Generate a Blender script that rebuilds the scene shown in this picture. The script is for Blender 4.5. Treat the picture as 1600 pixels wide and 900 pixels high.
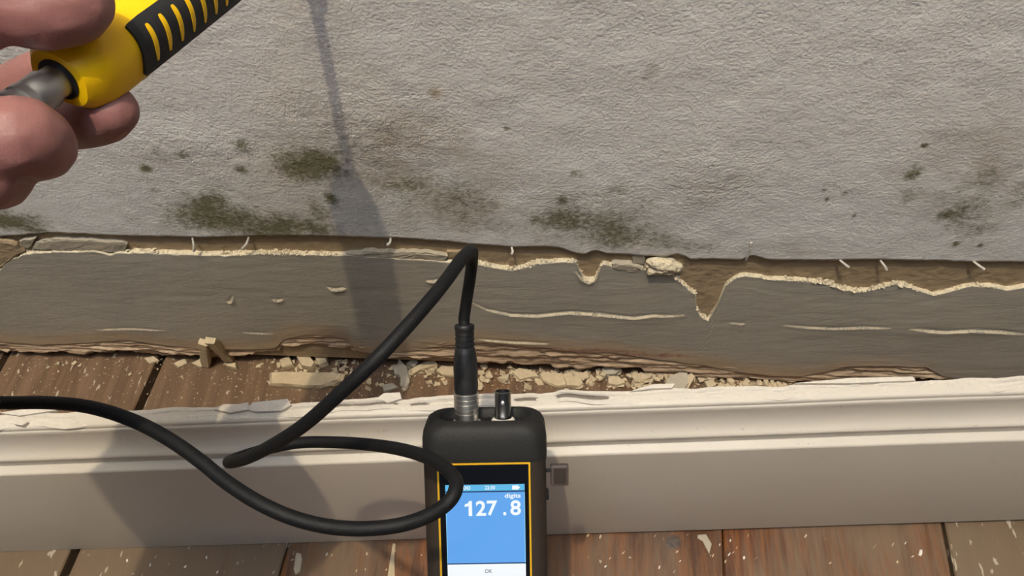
import bpy, bmesh, math, random
import numpy as np
from mathutils import Vector, Matrix
random.seed(7); RNG = np.random.default_rng(7)
for o in list(bpy.data.objects): bpy.data.objects.remove(o)
S = bpy.context.scene; COL = S.collection

# ------------------------------------------------------------------ camera
F, CAMH, CAMD = 1250.0, 0.68, 0.34
PITCH, YAW, ROLL = math.radians(57), math.radians(-7), math.radians(-4.3)
FW = np.array([math.sin(YAW)*math.cos(PITCH), math.cos(YAW)*math.cos(PITCH), -math.sin(PITCH)])
_r = np.cross(FW, [0, 0, 1]); _r /= np.linalg.norm(_r); _u = np.cross(_r, FW)
RT = _r*math.cos(ROLL)+_u*math.sin(ROLL); UP = -_r*math.sin(ROLL)+_u*math.cos(ROLL)
CAM = np.array([0.0, -CAMD, CAMH])
cd = bpy.data.cameras.new('camera'); cam = bpy.data.objects.new('camera', cd); COL.objects.link(cam)
cam.matrix_world = Matrix([[RT[i], UP[i], -FW[i], CAM[i]] for i in range(3)]+[[0, 0, 0, 1]])
cd.sensor_width = 36; cd.lens = 36*F/1600; cd.clip_start = .01
S.camera = cam

# ------------------------------------------------------------------ world, lamp, exposure
w = bpy.data.worlds.new('world'); S.world = w; w.use_nodes = True
w.node_tree.nodes['Background'].inputs[0].default_value = (.86, .93, 1.0, 1)
w.node_tree.nodes['Background'].inputs[1].default_value = .075
ld = bpy.data.lights.new('ceiling_lamp', 'POINT'); ld.energy = 110; ld.color = (1, .85, .60); ld.shadow_soft_size = .014
lamp = bpy.data.objects.new('ceiling_lamp', ld); COL.objects.link(lamp); lamp.location = (-.135, -.567, 2.4)
pd = bpy.data.lights.new('overhead_fill', 'AREA'); pd.shape = 'RECTANGLE'; pd.size = 1.2; pd.size_y = 1.0; pd.energy = 27; pd.color = (.38, .62, 1)  # cool area light added overhead for soft ambient fill, not a room fitting
fill_light = bpy.data.objects.new('overhead_fill', pd); COL.objects.link(fill_light); fill_light.location = (-.1, -.75, 2.52)
S.view_settings.view_transform = 'Standard'; S.view_settings.look = 'None'
S.view_settings.exposure = 0; S.view_settings.gamma = 1; S.view_settings.use_curve_mapping = False

# ------------------------------------------------------------------ measuring helpers (photograph pixel -> place in the room)
def ray(x, y): return FW+RT*(x-800)/F-UP*(y-450)/F
def at(x, y, d): return CAM+d*ray(x, y)
def onplane(x, y, n, d):
    r = ray(x, y); n = np.array(n, float); return CAM+((d-n@CAM)/(n@r))*r
def floorp(x, y, z=0.0): return onplane(x, y, (0, 0, 1), z)
def wallp(x, y, yy=0.0): return onplane(x, y, (0, 1, 0), yy)

# ------------------------------------------------------------------ noise
def _h(ix, iy, iz, s):
    n = (ix*374761393+iy*668265263+iz*2147483647+s*974711) & 0xffffffff
    n = ((n ^ (n >> 13))*1274126177) & 0xffffffff
    return ((n ^ (n >> 16)) & 0xffff)/65535.0
def vnoise(x, y, z=0.0, s=0):
    x, y, z = np.broadcast_arrays(np.asarray(x, float), np.asarray(y, float), np.asarray(z, float))
    ix, iy, iz = [np.floor(a).astype(np.int64) for a in (x, y, z)]
    fx, fy, fz = x-ix, y-iy, z-iz
    fx, fy, fz = [f*f*(3-2*f) for f in (fx, fy, fz)]
    r = 0
    for a in (0, 1):
        for b in (0, 1):
            for c in (0, 1):
                r = r+_h(ix+a, iy+b, iz+c, s)*(fx if a else 1-fx)*(fy if b else 1-fy)*(fz if c else 1-fz)
    return r*2-1
def fbm(x, y, z=0.0, s=0, o=4):
    t, a = 0, 1.0
    for i in range(o):
        t = t+a*vnoise(np.asarray(x)*2**i, np.asarray(y)*2**i, np.asarray(z)*2**i, s+i*17); a *= .5
    return t/1.8

# ------------------------------------------------------------------ material helpers
def srgb(r, g, b):
    f = lambda c: ((c/255+.055)/1.055)**2.4 if c > 10 else c/255/12.92
    return (f(r), f(g), f(b), 1)
class NT:
    def __init__(s, name):
        s.m = bpy.data.materials.new(name); s.m.use_nodes = True
        s.t = s.m.node_tree; s.b = s.t.nodes['Principled BSDF']
    def n(s, typ, **k):
        nd = s.t.nodes.new(typ)
        for a, v in k.items(): setattr(nd, a, v)
        return nd
    def l(s, a, b): s.t.links.new(a, b)
    def coord(s, scale=(1, 1, 1)):
        c = s.n('ShaderNodeTexCoord'); mp = s.n('ShaderNodeMapping'); mp.inputs['Scale'].default_value = scale
        s.l(c.outputs['Object'], mp.inputs[0]); return mp.outputs[0]
    def noise(s, scale, detail=3, rough=.5, vec=None, dist=0):
        nd = s.n('ShaderNodeTexNoise'); nd.inputs['Scale'].default_value = scale
        nd.inputs['Detail'].default_value = detail; nd.inputs['Roughness'].default_value = rough
        nd.inputs['Distortion'].default_value = dist
        s.l(vec if vec else s.coord(), nd.inputs['Vector']); return nd.outputs['Fac']
    def voro(s, scale, vec=None, feat='F1'):
        nd = s.n('ShaderNodeTexVoronoi', feature=feat); nd.inputs['Scale'].default_value = scale
        s.l(vec if vec else s.coord(), nd.inputs['Vector']); return nd.outputs['Distance']
    def ramp(s, fac, p0, p1, v0=0, v1=1):
        nd = s.n('ShaderNodeMapRange'); nd.interpolation_type = 'SMOOTHSTEP'
        nd.inputs[1].default_value = p0; nd.inputs[2].default_value = p1
        nd.inputs[3].default_value = v0; nd.inputs[4].default_value = v1
        s.l(fac, nd.inputs[0]); return nd.outputs[0]
    def math(s, op, a, b=None):
        nd = s.n('ShaderNodeMath', operation=op)
        for i, v in enumerate((a, b)):
            if v is None: continue
            if isinstance(v, (int, float)): nd.inputs[i].default_value = v
            else: s.l(v, nd.inputs[i])
        return nd.outputs[0]
    def mix(s, fac, a, b):
        nd = s.n('ShaderNodeMix', data_type='RGBA')
        if isinstance(fac, (int, float)): nd.inputs[0].default_value = fac
        else: s.l(fac, nd.inputs[0])
        for i, v in ((6, a), (7, b)):
            if isinstance(v, tuple): nd.inputs[i].default_value = v
            else: s.l(v, nd.inputs[i])
        return nd.outputs[2]
    def attr(s, name):
        nd = s.n('ShaderNodeAttribute'); nd.attribute_name = name; return nd.outputs['Fac']
    def bump(s, h, dist, strength=1.0, prev=None):
        nd = s.n('ShaderNodeBump'); nd.inputs['Distance'].default_value = dist; nd.inputs['Strength'].default_value = strength
        s.l(h, nd.inputs['Height'])
        if prev is not None: s.l(prev, nd.inputs['Normal'])
        return nd.outputs[0]
    def out(s, col=None, rough=.6, normal=None, metal=0, spec=None):
        if isinstance(col, tuple): s.b.inputs['Base Color'].default_value = col
        elif col is not None: s.l(col, s.b.inputs['Base Color'])
        if isinstance(rough, (int, float)): s.b.inputs['Roughness'].default_value = rough
        else: s.l(rough, s.b.inputs['Roughness'])
        if normal is not None: s.l(normal, s.b.inputs['Normal'])
        s.b.inputs['Metallic'].default_value = metal
        if spec is not None: s.b.inputs['Specular IOR Level'].default_value = spec
        return s.m
def plain(name, col, rough=.6, bump=None, metal=0, spec=None, var=.12):
    k = NT(name); nz = k.noise(bump[0] if bump else 60, 4)
    dark = tuple(c*(1-var) for c in col[:3])+(1,); lite = tuple(min(1, c*(1+var)) for c in col[:3])+(1,)
    c = k.mix(nz, dark, lite)
    return k.out(c, rough, k.bump(nz, bump[1]) if bump else None, metal, spec)

# ------------------------------------------------------------------ object helpers
def meshobj(name, verts, faces, mat=None, parent=None, smooth=False, matidx=None):
    me = bpy.data.meshes.new(name); me.from_pydata([tuple(map(float, v)) for v in verts], [], [tuple(map(int, f)) for f in faces]); me.update()
    for m in (mat if isinstance(mat, (list, tuple)) else [mat]):
        if m: me.materials.append(m)
    if matidx is not None: me.polygons.foreach_set('material_index', np.asarray(matidx, np.int32))
    if smooth: me.polygons.foreach_set('use_smooth', np.ones(len(me.polygons), bool))
    o = bpy.data.objects.new(name, me); COL.objects.link(o)
    if parent: o.parent = parent
    return o
def addattr(o, name, vals):
    a = o.data.attributes.new(name, 'FLOAT', 'POINT'); a.data.foreach_set('value', np.asarray(vals, np.float32))
def bmobj(name, bm, mat, parent=None, smooth=False):
    me = bpy.data.meshes.new(name); bm.to_mesh(me); bm.free(); me.materials.append(mat)
    if smooth: me.polygons.foreach_set('use_smooth', np.ones(len(me.polygons), bool))
    o = bpy.data.objects.new(name, me); COL.objects.link(o)
    if parent: o.parent = parent
    return o
def tag(o, label=None, cat=None, group=None, kind=None):
    if label: o['label'] = label
    if cat: o['category'] = cat
    if group: o['group'] = group
    if kind: o['kind'] = kind
    return o
def empty(name, mat4=None, label=None, cat=None):
    o = bpy.data.objects.new(name, None); COL.objects.link(o); o.empty_display_size = .02
    if mat4 is not None: o.matrix_world = mat4
    return tag(o, label, cat)
def frame(x, y, z, o):
    return Matrix([[x[i], y[i], z[i], o[i]] for i in range(3)]+[[0, 0, 0, 1]])
def loft(rings, closed=True, cap0=True, cap1=True):
    n = len(rings[0]); V = [p for r in rings for p in r]; Fc = []
    for k in range(len(rings)-1):
        for i in range(n if closed else n-1):
            j = (i+1) % n; Fc.append((k*n+i, k*n+j, (k+1)*n+j, (k+1)*n+i))
    if cap0: Fc.append(tuple(range(n-1, -1, -1)))
    if cap1: Fc.append(tuple((len(rings)-1)*n+i for i in range(n)))
    return V, Fc
def lathe(prof, n=32, axis=(0, 1, 0), org=(0, 0, 0)):
    """prof: (radius, height) pairs along local axis Y"""
    return loft([[(org[0]+r*math.cos(2*math.pi*i/n), org[1]+h, org[2]-r*math.sin(2*math.pi*i/n)) for i in range(n)] for r, h in prof])
def smooth_path(P, sub=10):
    P = np.array(P, float); out = []
    Q = np.vstack([2*P[0]-P[1], P, 2*P[-1]-P[-2]])
    for i in range(1, len(Q)-2):
        # centripetal Catmull-Rom: no overshoot at tight bends
        p0, p1, p2, p3 = Q[i-1:i+3]
        t0 = 0; t1 = t0+np.linalg.norm(p1[:3]-p0[:3])**.5; t2 = t1+np.linalg.norm(p2[:3]-p1[:3])**.5; t3 = t2+np.linalg.norm(p3[:3]-p2[:3])**.5
        for t in np.linspace(t1, t2, sub, endpoint=False):
            a1 = (t1-t)/(t1-t0)*p0+(t-t0)/(t1-t0)*p1; a2 = (t2-t)/(t2-t1)*p1+(t-t1)/(t2-t1)*p2; a3 = (t3-t)/(t3-t2)*p2+(t-t2)/(t3-t2)*p3
            b1 = (t2-t)/(t2-t0)*a1+(t-t0)/(t2-t0)*a2; b2 = (t3-t)/(t3-t1)*a2+(t-t1)/(t3-t1)*a3
            out.append((t2-t)/(t2-t1)*b1+(t-t1)/(t2-t1)*b2)
    out.append(P[-1]); return np.array(out)
def tube(P, r, n=14):
    P = np.asarray(P, float); R = np.full(len(P), r) if np.isscalar(r) else np.asarray(r)
    T = np.gradient(P, axis=0); T /= np.linalg.norm(T, axis=1)[:, None]
    a = np.cross(T[0], [0, 0, 1.0]); a = a if np.linalg.norm(a) > 1e-3 else np.cross(T[0], [1.0, 0, 0]); rings = []
    for p, t, rr in zip(P, T, R):
        a = a-t*(a@t); a /= np.linalg.norm(a); b = np.cross(t, a)
        rings.append([p+rr*(a*math.cos(2*math.pi*i/n)+b*math.sin(2*math.pi*i/n)) for i in range(n)])
    return loft(rings)
def interp(pts, xs):
    pts = sorted(pts); return np.interp(xs, [p[0] for p in pts], [p[1] for p in pts])

# ------------------------------------------------------------------ materials
def m_paint():
    k = NT('wall_paint')
    st = k.noise(520, 3, .55); md = k.noise(120, 3); big = k.noise(7, 3)
    mold, stain = k.attr('mold'), k.attr('stain')
    base = k.mix(big, srgb(220, 216, 211), srgb(230, 226, 221))
    nz = k.noise(26, 5, .65)
    base = k.mix(k.math('MULTIPLY', stain, k.ramp(nz, .25, .7)), base, srgb(158, 142, 118))
    sp = k.math('MULTIPLY', k.noise(240, 5, .8), 1.25)
    mm = k.ramp(k.math('ADD', k.math('MULTIPLY', mold, 1.15), k.math('ADD', k.math('MULTIPLY', sp, 1.5), k.math('MULTIPLY', nz, .8))), 1.55, 2.45)
    mm = k.math('MULTIPLY', mm, k.ramp(mold, .03, .2))
    col = k.mix(mm, base, srgb(116, 111, 86))
    fl = k.ramp(k.noise(34, 2), .735, .78); col = k.mix(k.math('MULTIPLY', fl, .35), col, srgb(120, 108, 92))
    h = k.math('ADD', st, k.math('MULTIPLY', md, .9))
    b = k.bump(h, .0013, .5)
    rg = k.math('MULTIPLY', k.attr('rough'), k.noise(130, 5, .7)); b = k.bump(rg, .0035, .8, b)
    return k.out(col, .75, b, spec=.25)
def m_grey():
    k = NT('grey_coat')
    tan, red, chip = k.attr('tan'), k.attr('red'), k.attr('chip')
    n1 = k.noise(12, 4); n2 = k.noise(60, 4, .6, k.coord((1, 1, 5))); n3 = k.noise(300, 3, .6, k.coord((.5, 1, 2)))
    c = k.mix(n1, srgb(162, 158, 147), srgb(180, 173, 160))
    c = k.mix(k.math('MULTIPLY', n2, .35), c, srgb(150, 142, 128))
    c = k.mix(k.ramp(k.math('ADD', tan, k.math('MULTIPLY', k.math('SUBTRACT', n2, .5), .9)), .25, .85), c, srgb(178, 158, 132))
    c = k.mix(k.ramp(k.math('ADD', red, k.math('MULTIPLY', k.math('SUBTRACT', k.noise(130, 4, .7), .5), 1.1)), .62, 1.15), c, srgb(148, 106, 90))
    c = k.mix(k.ramp(chip, .3, .7), c, srgb(204, 190, 164))
    return k.out(c, .7, k.bump(n3, .0008, .5), spec=.25)
M = dict(
    paint=m_paint(), grey=m_grey(),
    cream=plain('broken_plaster', srgb(212, 198, 170), .9, (260, .002), spec=.1, var=.25),
    debris=plain('plaster_debris', srgb(192, 174, 144), .9, (180, .0015), spec=.1, var=.2),
    debris_grey=plain('painted_fragment', srgb(170, 160, 142), .8, (160, .001), spec=.2, var=.15),
    scratch=plain('brown_scratch_coat', srgb(164, 144, 116), .95, (150, .0015), spec=.1, var=.2),
    layer_red=None, dark=plain('dark_void', srgb(46, 38, 32), 1, (120, .003), spec=0),
    rubber=plain('black_rubber', srgb(30, 30, 30), .62, (500, .0002), spec=.28),
    rubber2=plain('brown_black_rubber', srgb(46, 39, 34), .6, (500, .0002), spec=.3),
    cable=plain('cable_rubber', srgb(16, 17, 19), .6, (700, .0002), spec=.22, var=.2),
    plug=plain('plug_rubber', srgb(30, 30, 31), .5, (400, .0002), spec=.4),
    chrome=plain('nickel', (.78, .76, .72, 1), .34, metal=1, var=.06),
    dchrome=plain('dark_nickel', (.36, .35, .34, 1), .26, metal=1, var=.06),
    white=plain('white_plastic', srgb(226, 220, 208), .4, var=.04),
    yellow=plain('yellow_plastic', srgb(246, 196, 8), .42, (300, .0001), spec=.4, var=.04),
    dyellow=plain('yellow_trim', srgb(206, 160, 24), .45, var=.05),
    grip=plain('grip_rubber', srgb(34, 35, 38), .6, (600, .0002), spec=.35),
    black_glass=plain('black_glass', (.004, .005, .008, 1), .12, var=.05),
    sleeve=plain('dark_fabric', srgb(52, 56, 66), .95, (900, .0006), spec=.1),
    ceil=plain('ceiling_paint', srgb(225, 222, 216), .9, var=.03),
)
k = NT('layered_plaster')
nn = k.noise(40, 5, .65, k.coord((.35, 1, 3))); n2 = k.noise(14, 3)
c = k.mix(k.ramp(nn, .3, .7), srgb(160, 134, 108), srgb(214, 190, 160))
c = k.mix(k.ramp(k.math('ADD', k.attr('red'), k.math('MULTIPLY', k.math('SUBTRACT', nn, .5), 1.2)), .62, 1.2), c, srgb(152, 106, 88))
M['layer_red'] = k.out(c, .9, k.bump(nn, .003, .9), spec=.1)

k = NT('skirting_paint')
d1 = k.noise(230, 3, .6); d2 = k.noise(6, 3); sc = k.noise(120, 4, .75)
c = k.mix(d2, srgb(192, 184, 172), srgb(204, 197, 186))
c = k.mix(k.ramp(sc, .64, .72, 0, .4), c, srgb(120, 106, 88))
M['skirt'] = k.out(c, .42, k.bump(k.math('ADD', k.math('MULTIPLY', d1, .25), k.noise(14, 2)), .0012, .5), spec=.35)
k = NT('ragged_paint')
d1 = k.noise(160, 5, .65); cr = k.attr('crack')
c = k.mix(d1, srgb(196, 188, 176), srgb(212, 205, 194))
c = k.mix(k.ramp(k.math('ADD', cr, k.math('MULTIPLY', k.math('SUBTRACT', d1, .5), .8)), .4, .7), c, srgb(116, 108, 100))
M['ridge'] = k.out(c, .8, k.bump(d1, .002, .8), spec=.15)
def m_wood(name, a, b, wear, speck, off):
    dk = lambda q, f=.5: tuple(v*f for v in q[:3])+(1,)
    a, b = dk(a), dk(b)
    k = NT(name)
    co = k.n('ShaderNodeTexCoord'); mp = k.n('ShaderNodeMapping'); mp.inputs['Scale'].default_value = (1, .10, 1); mp.inputs['Location'].default_value = (off, off*.3, 0)
    k.l(co.outputs['Object'], mp.inputs[0]); v = mp.outputs[0]
    mp2 = k.n('ShaderNodeMapping'); mp2.inputs['Scale'].default_value = (1, .3, 1); mp2.inputs['Location'].default_value = (off*2, off, 0)
    k.l(co.outputs['Object'], mp2.inputs[0]); v2 = mp2.outputs[0]
    g = k.noise(95, 5, .6, v, .6); g2 = k.noise(330, 3, .6, v); bl = k.noise(10, 4, .6, v2)
    c = k.mix(k.ramp(g, .36, .64), a, b)
    c = k.mix(k.ramp(g2, .55, .70, 0, .7), c, tuple(x*.4 for x in a[:3])+(1,))
    w1 = k.ramp(k.math('ADD', bl, k.math('MULTIPLY', g2, .25)), .62-wear*.4, .85-wear*.35)
    c = k.mix(k.math('MULTIPLY', w1, .85), c, dk(srgb(150, 128, 104), .55))
    sx_ = k.n('ShaderNodeSeparateXYZ'); k.l(co.outputs['Object'], sx_.inputs[0])
    du = k.ramp(k.math('ADD', sx_.outputs[1], k.math('MULTIPLY', k.math('SUBTRACT', bl, .5), .05)), -.135, -.105)
    c = k.mix(k.math('MULTIPLY', du, .8), c, k.mix(k.ramp(g, .3, .7), dk(srgb(112, 84, 60), .6), dk(srgb(150, 118, 90), .6)))
    s1 = k.ramp(k.noise(210, 2, .5, v2), .80-speck*.13, .83-speck*.13)
    s2 = k.ramp(k.noise(75, 4, .6, k.coord((1, .7, 1))), .80-speck*.13, .82-speck*.13)
    c = k.mix(k.math('MAXIMUM', s1, s2), c, dk(srgb(196, 182, 160), .75))
    return k.out(c, k.ramp(bl, .3, .7, .35, .65), k.bump(k.math('ADD', g, k.math('MULTIPLY', s1, .5)), .0012, .5), spec=.35)
WOOD = [m_wood('worn_board', srgb(112, 82, 56), srgb(146, 112, 80), 1.0, 1.0, 3.1), m_wood('worn_board_b', srgb(122, 84, 54), srgb(150, 108, 72), .75, .9, 7.7),
        m_wood('stained_board', srgb(100, 54, 20), srgb(156, 92, 38), .2, .35, 1.7), m_wood('stained_board_b', srgb(104, 58, 22), srgb(162, 98, 42), .12, .3, 5.2),
        m_wood('stained_board_c', srgb(98, 58, 26), srgb(150, 94, 46), .3, .45, 9.4), m_wood('grey_board', srgb(106, 88, 66), srgb(140, 120, 94), 1.0, 1.15, 12.3)]
k = NT('skin')
n1 = k.noise(28, 4, .6); n2 = k.noise(900, 3, .6, k.coord((1, 1, 1))); n3 = k.noise(120, 4, .65)
c = k.mix(n1, srgb(126, 86, 84), srgb(156, 110, 104)); c = k.mix(k.ramp(n3, .55, .8, 0, .4), c, srgb(122, 72, 72))
M['skin'] = k.out(c, .48, k.bump(k.math('ADD', n3, k.math('MULTIPLY', n2, .3)), .0009, .5), spec=.4)
k.b.inputs['Subsurface Weight'].default_value = .25; k.b.inputs['Subsurface Radius'].default_value = (.006, .0025, .0015); k.b.inputs['Subsurface Scale'].default_value = 1
M['nail'] = plain('fingernail', srgb(206, 160, 146), .3, var=.04)
def emit(name, col, s):
    k = NT(name); nz = k.noise(40, 2); k.l(k.mix(nz, tuple(c*.97 for c in col[:3])+(1,), col), k.b.inputs['Emission Color'])
    k.b.inputs['Base Color'].default_value = (.01, .01, .01, 1); k.b.inputs['Roughness'].default_value = .3
    k.b.inputs['Emission Strength'].default_value = s; return k.m
M['lcd'] = emit('lcd_blue', srgb(98, 168, 240), .98); M['lcd_bar'] = emit('lcd_bar', srgb(96, 190, 238), .95)
M['lcd_white'] = emit('lcd_white', srgb(246, 252, 255), 1.0); M['lcd_dark'] = emit('lcd_dark', srgb(14, 48, 96), .9); M['lcd_rim'] = emit('lcd_rim', srgb(150, 220, 255), 1.0)

# ================================================================== SETTING: wall
ZC = lambda px, py: wallp(px, py)[2]
def edge(pts):                       # pixel polyline -> (x, z) on the wall
    return [(wallp(*p)[0], wallp(*p)[2]) for p in pts]
wall = meshobj('wall_back', *(lambda x0, x1, y0, y1, z0, z1: ([(x0, y0, z0), (x1, y0, z0), (x1, y1, z0), (x0, y1, z0), (x0, y0, z1), (x1, y0, z1), (x1, y1, z1), (x0, y1, z1)],
     [(0, 1, 5, 4), (1, 2, 6, 5), (2, 3, 7, 6), (3, 0, 4, 7), (4, 5, 6, 7), (3, 2, 1, 0)]))(-1.6, 1.6, .0045, .12, .016, 2.6), M['scratch'])
tag(wall, 'brown scratch-coated wall under damp stained plaster', None, None, 'structure')
foot = meshobj('wall_foot', [(-1.6, .06, -.06), (1.6, .06, -.06), (1.6, .06, .02), (-1.6, .06, .02), (-1.6, .1, -.06), (1.6, .1, -.06), (1.6, .1, .02), (-1.6, .1, .02)],
     [(0, 1, 2, 3), (5, 4, 7, 6), (1, 5, 6, 2), (4, 0, 3, 7), (3, 2, 6, 7), (4, 5, 1, 0)], M['dark'], wall)

# --- upper painted plaster
UE = edge([(0, 372), (20, 370), (75, 366.5), (92, 366), (150, 369), (200, 371), (250, 372), (340, 373), (360, 372), (380, 371), (480, 371), (560, 372), (620, 374), (680, 378), (740, 384), (800, 388),
     (850, 387), (880, 391), (897, 397), (915, 400), (922, 396), (930, 393.5), (937, 395), (950, 399), (1000, 402), (1040, 403), (1058, 399), (1068, 402), (1080, 408), (1120, 408), (1160, 409), (1166, 404), (1175, 402), (1190, 405),
     (1205, 408), (1280, 409), (1350, 407), (1420, 409), (1500, 411), (1600, 412)])
xs = np.concatenate([np.linspace(-1.6, -.62, 12)[:-1], np.arange(-.62, .50, .0018), np.linspace(.5, 1.6, 12)])
ze = interp(UE, xs)+.0007*fbm(xs*160, 0*xs, 0, 3, 3)
ts = np.concatenate([np.linspace(0, 1, 135), 1+np.geomspace(.03, 9, 14)])
X = np.repeat(xs[None, :], len(ts), 0); Z = ze[None, :]+ts[:, None]*(.47-ze[None, :]); Z = np.minimum(Z, 2.6)
PATCH = [(490, 262, 46, 22, 1.0), (525, 270, 20, 14, .8), (350, 345, 58, 26, .95), (420, 357, 75, 16, .85), (330, 318, 16, 12, .95), (325, 338, 26, 20, .9), (495, 360, 28, 14, .9), (500, 335, 14, 22, .75), (515, 312, 9, 9, 1.0), (345, 322, 20, 16, .9),
     (640, 290, 40, 22, .55), (712, 305, 45, 28, .55), (665, 310, 60, 40, .45), (735, 320, 40, 22, .5), (720, 345, 40, 18, .45), (770, 360, 30, 14, .4), (890, 352, 55, 18, .85), (950, 365, 65, 22, .75), (1045, 384, 40, 10, .65), (1090, 386, 30, 8, .5), (920, 320, 50, 18, .42), (1000, 330, 30, 14, .38),
     (1500, 340, 32, 26, .7), (1482, 338, 16, 9, .95), (1430, 273, 14, 11, .8), (1425, 305, 18, 14, .55), (1525, 285, 36, 26, .5), (1520, 365, 30, 14, .5), (1590, 310, 20, 30, .35), (1500, 300, 40, 30, .4), (25, 354, 42, 13, 1.0), (10, 340, 20, 12, .7), (225, 267, 9, 6, 1.0), (245, 240, 10, 6, .5), (380, 229, 11, 9, .85), (376, 268, 9, 6, .9), (240, 300, 10, 5, .7), (285, 245, 8, 6, .6),
     (580, 250, 40, 40, .33), (793, 203, 5, 4, 1.0), (1447, 230, 5, 3, 1.1), (1293, 315, 4, 3, 1.1), (1336, 340, 4, 3, 1.0), (1322, 305, 4, 3, .9), (1494, 384, 5, 4, 1.0), (1532, 386, 4, 3, 1.0), (1288, 300, 4, 3, .8), (200, 345, 14, 6, .5), (900, 273, 8, 5, .8), (880, 315, 8, 7, .9), (908, 277, 5, 4, .7), (965, 300, 20, 8, .5)]
STAIN = [(640, 250, 90, 60, .75), (700, 320, 90, 45, .7), (560, 200, 60, 40, .4), (680, 147, 8, 7, 1.3), (1520, 270, 70, 70, .5), (450, 300, 120, 60, .3), (270, 270, 90, 35, .28), (1100, 285, 60, 35, .35), (930, 350, 110, 40, .45), (420, 350, 130, 30, .4), (1230, 395, 60, 12, .35), (620, 220, 35, 22, .4), (1580, 310, 40, 60, .4)]
ROUGH = [(580, 205, 70, 35, 1.0), (640, 220, 40, 30, .7), (480, 200, 50, 40, .55), (290, 235, 70, 25, .6), (1100, 285, 60, 40, .6), (430, 280, 140, 60, .35), (930, 310, 80, 30, .35), (380, 230, 14, 12, .8)]
def blobs(lst, X, Z, ws):
    r = np.zeros_like(X)
    wx = .012*fbm(X*28, Z*28, 0, ws); wz = .012*fbm(X*28, Z*28, 5, ws+9)
    for px, py, rx, ry, a in lst:
        P = wallp(px, py); Qx = abs(wallp(px+rx, py)[0]-P[0]); Qz = abs(wallp(px, py-ry)[2]-P[2])
        small = min(1, Qx/.02)
        d = ((X-P[0]+wx*small)/Qx)**2+((Z-P[2]+wz*small)/Qz)**2
        r = np.maximum(r, a*np.exp(-(d**1.1)*.45))
    return r
rough = blobs(ROUGH, X, Z, 21)
dense = (Z < .48)
Y = .0012+dense*(-.0006*fbm(X*45, Z*45, 0, 5)-.0012*rough*np.abs(fbm(X*150, Z*150, 0, 8)))
n, m = X.shape
V = np.stack([X, Y, Z], -1).reshape(-1, 3)
idx = np.arange(n*m).reshape(n, m)
Fq = np.stack([idx[:-1, :-1], idx[:-1, 1:], idx[1:, 1:], idx[1:, :-1]], -1).reshape(-1, 4)
back = np.stack([xs, np.full(m, .0046), ze+.0003], -1); b0 = len(V); V = np.vstack([V, back])
Fb = [(b0+i, b0+i+1, i+1, i) for i in range(m-1)]
up = meshobj('painted_plaster', V, np.vstack([Fq, Fb]), [M['paint'], M['scratch']], wall, True, np.concatenate([np.zeros(len(Fq)), np.ones(len(Fb))]))
pad = lambda a: np.concatenate([a.ravel(), np.zeros(m)])
addattr(up, 'mold', pad(blobs(PATCH, X, Z, 31))); addattr(up, 'stain', pad(blobs(STAIN, X, Z, 41))); addattr(up, 'rough', pad(rough*dense))
tag(up, 'off-white stippled paint with green mould stains')

# --- grey coat below, once hidden by the skirting
GT = [(-60, 424), (0, 423), (8, 414), (18, 406), (40, 398), (70, 395), (150, 394), (170, 399), (185, 396), (240, 396.5), (300, 399), (350, 400), (420, 398), (500, 400), (540, 401), (600, 405), (680, 410), (720, 413), (750, 415), (775, 421), (800, 424), (822, 420), (840, 413), (880, 411), (900, 412),
     (905, 425), (912, 438), (922, 442), (930, 438), (936, 424), (942, 415), (985, 420), (1020, 424), (1046, 428), (1062, 442), (1075, 455), (1086, 462), (1089, 488), (1096, 498), (1106, 503), (1115, 501), (1124, 474), (1134, 448), (1150, 437), (1165, 433), (1200, 439), (1260, 442), (1290, 446), (1318, 455), (1340, 459),
     (1365, 455), (1400, 446), (1420, 452), (1445, 460), (1460, 464), (1490, 456), (1520, 449), (1550, 451), (1575, 456), (1600, 451), (1660, 452)]
GB = [(-60, 536), (0, 535), (60, 540), (130, 538), (200, 533), (260, 542), (330, 548), (400, 548), (430, 545), (445, 531), (480, 525), (520, 526), (545, 535), (560, 552), (600, 555), (650, 550), (700, 541), (760, 536), (800, 540), (850, 545), (900, 552), (960, 553), (1000, 560), (1050, 566), (1100, 572), (1150, 582), (1200, 588), (1250, 590),
     (1290, 582), (1320, 575), (1400, 574), (1450, 577), (1475, 590), (1520, 600), (1600, 606), (1660, 610)]
def wallgrid(top, bot, dx, rows, x0=-1.0, x1=.80, rag=(.0013, .0012)):
    xs = np.arange(x0, x1, dx)
    zt = interp(edge(top), xs)+rag[0]*fbm(xs*180, 0*xs, 1, 11, 4); zb = interp(edge(bot), xs)+rag[1]*fbm(xs*120, 0*xs, 2, 12, 4)
    t = np.linspace(0, 1, rows)
    return np.repeat(xs[None], rows, 0), zb[None]+t[:, None]*(zt-zb)[None]
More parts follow.
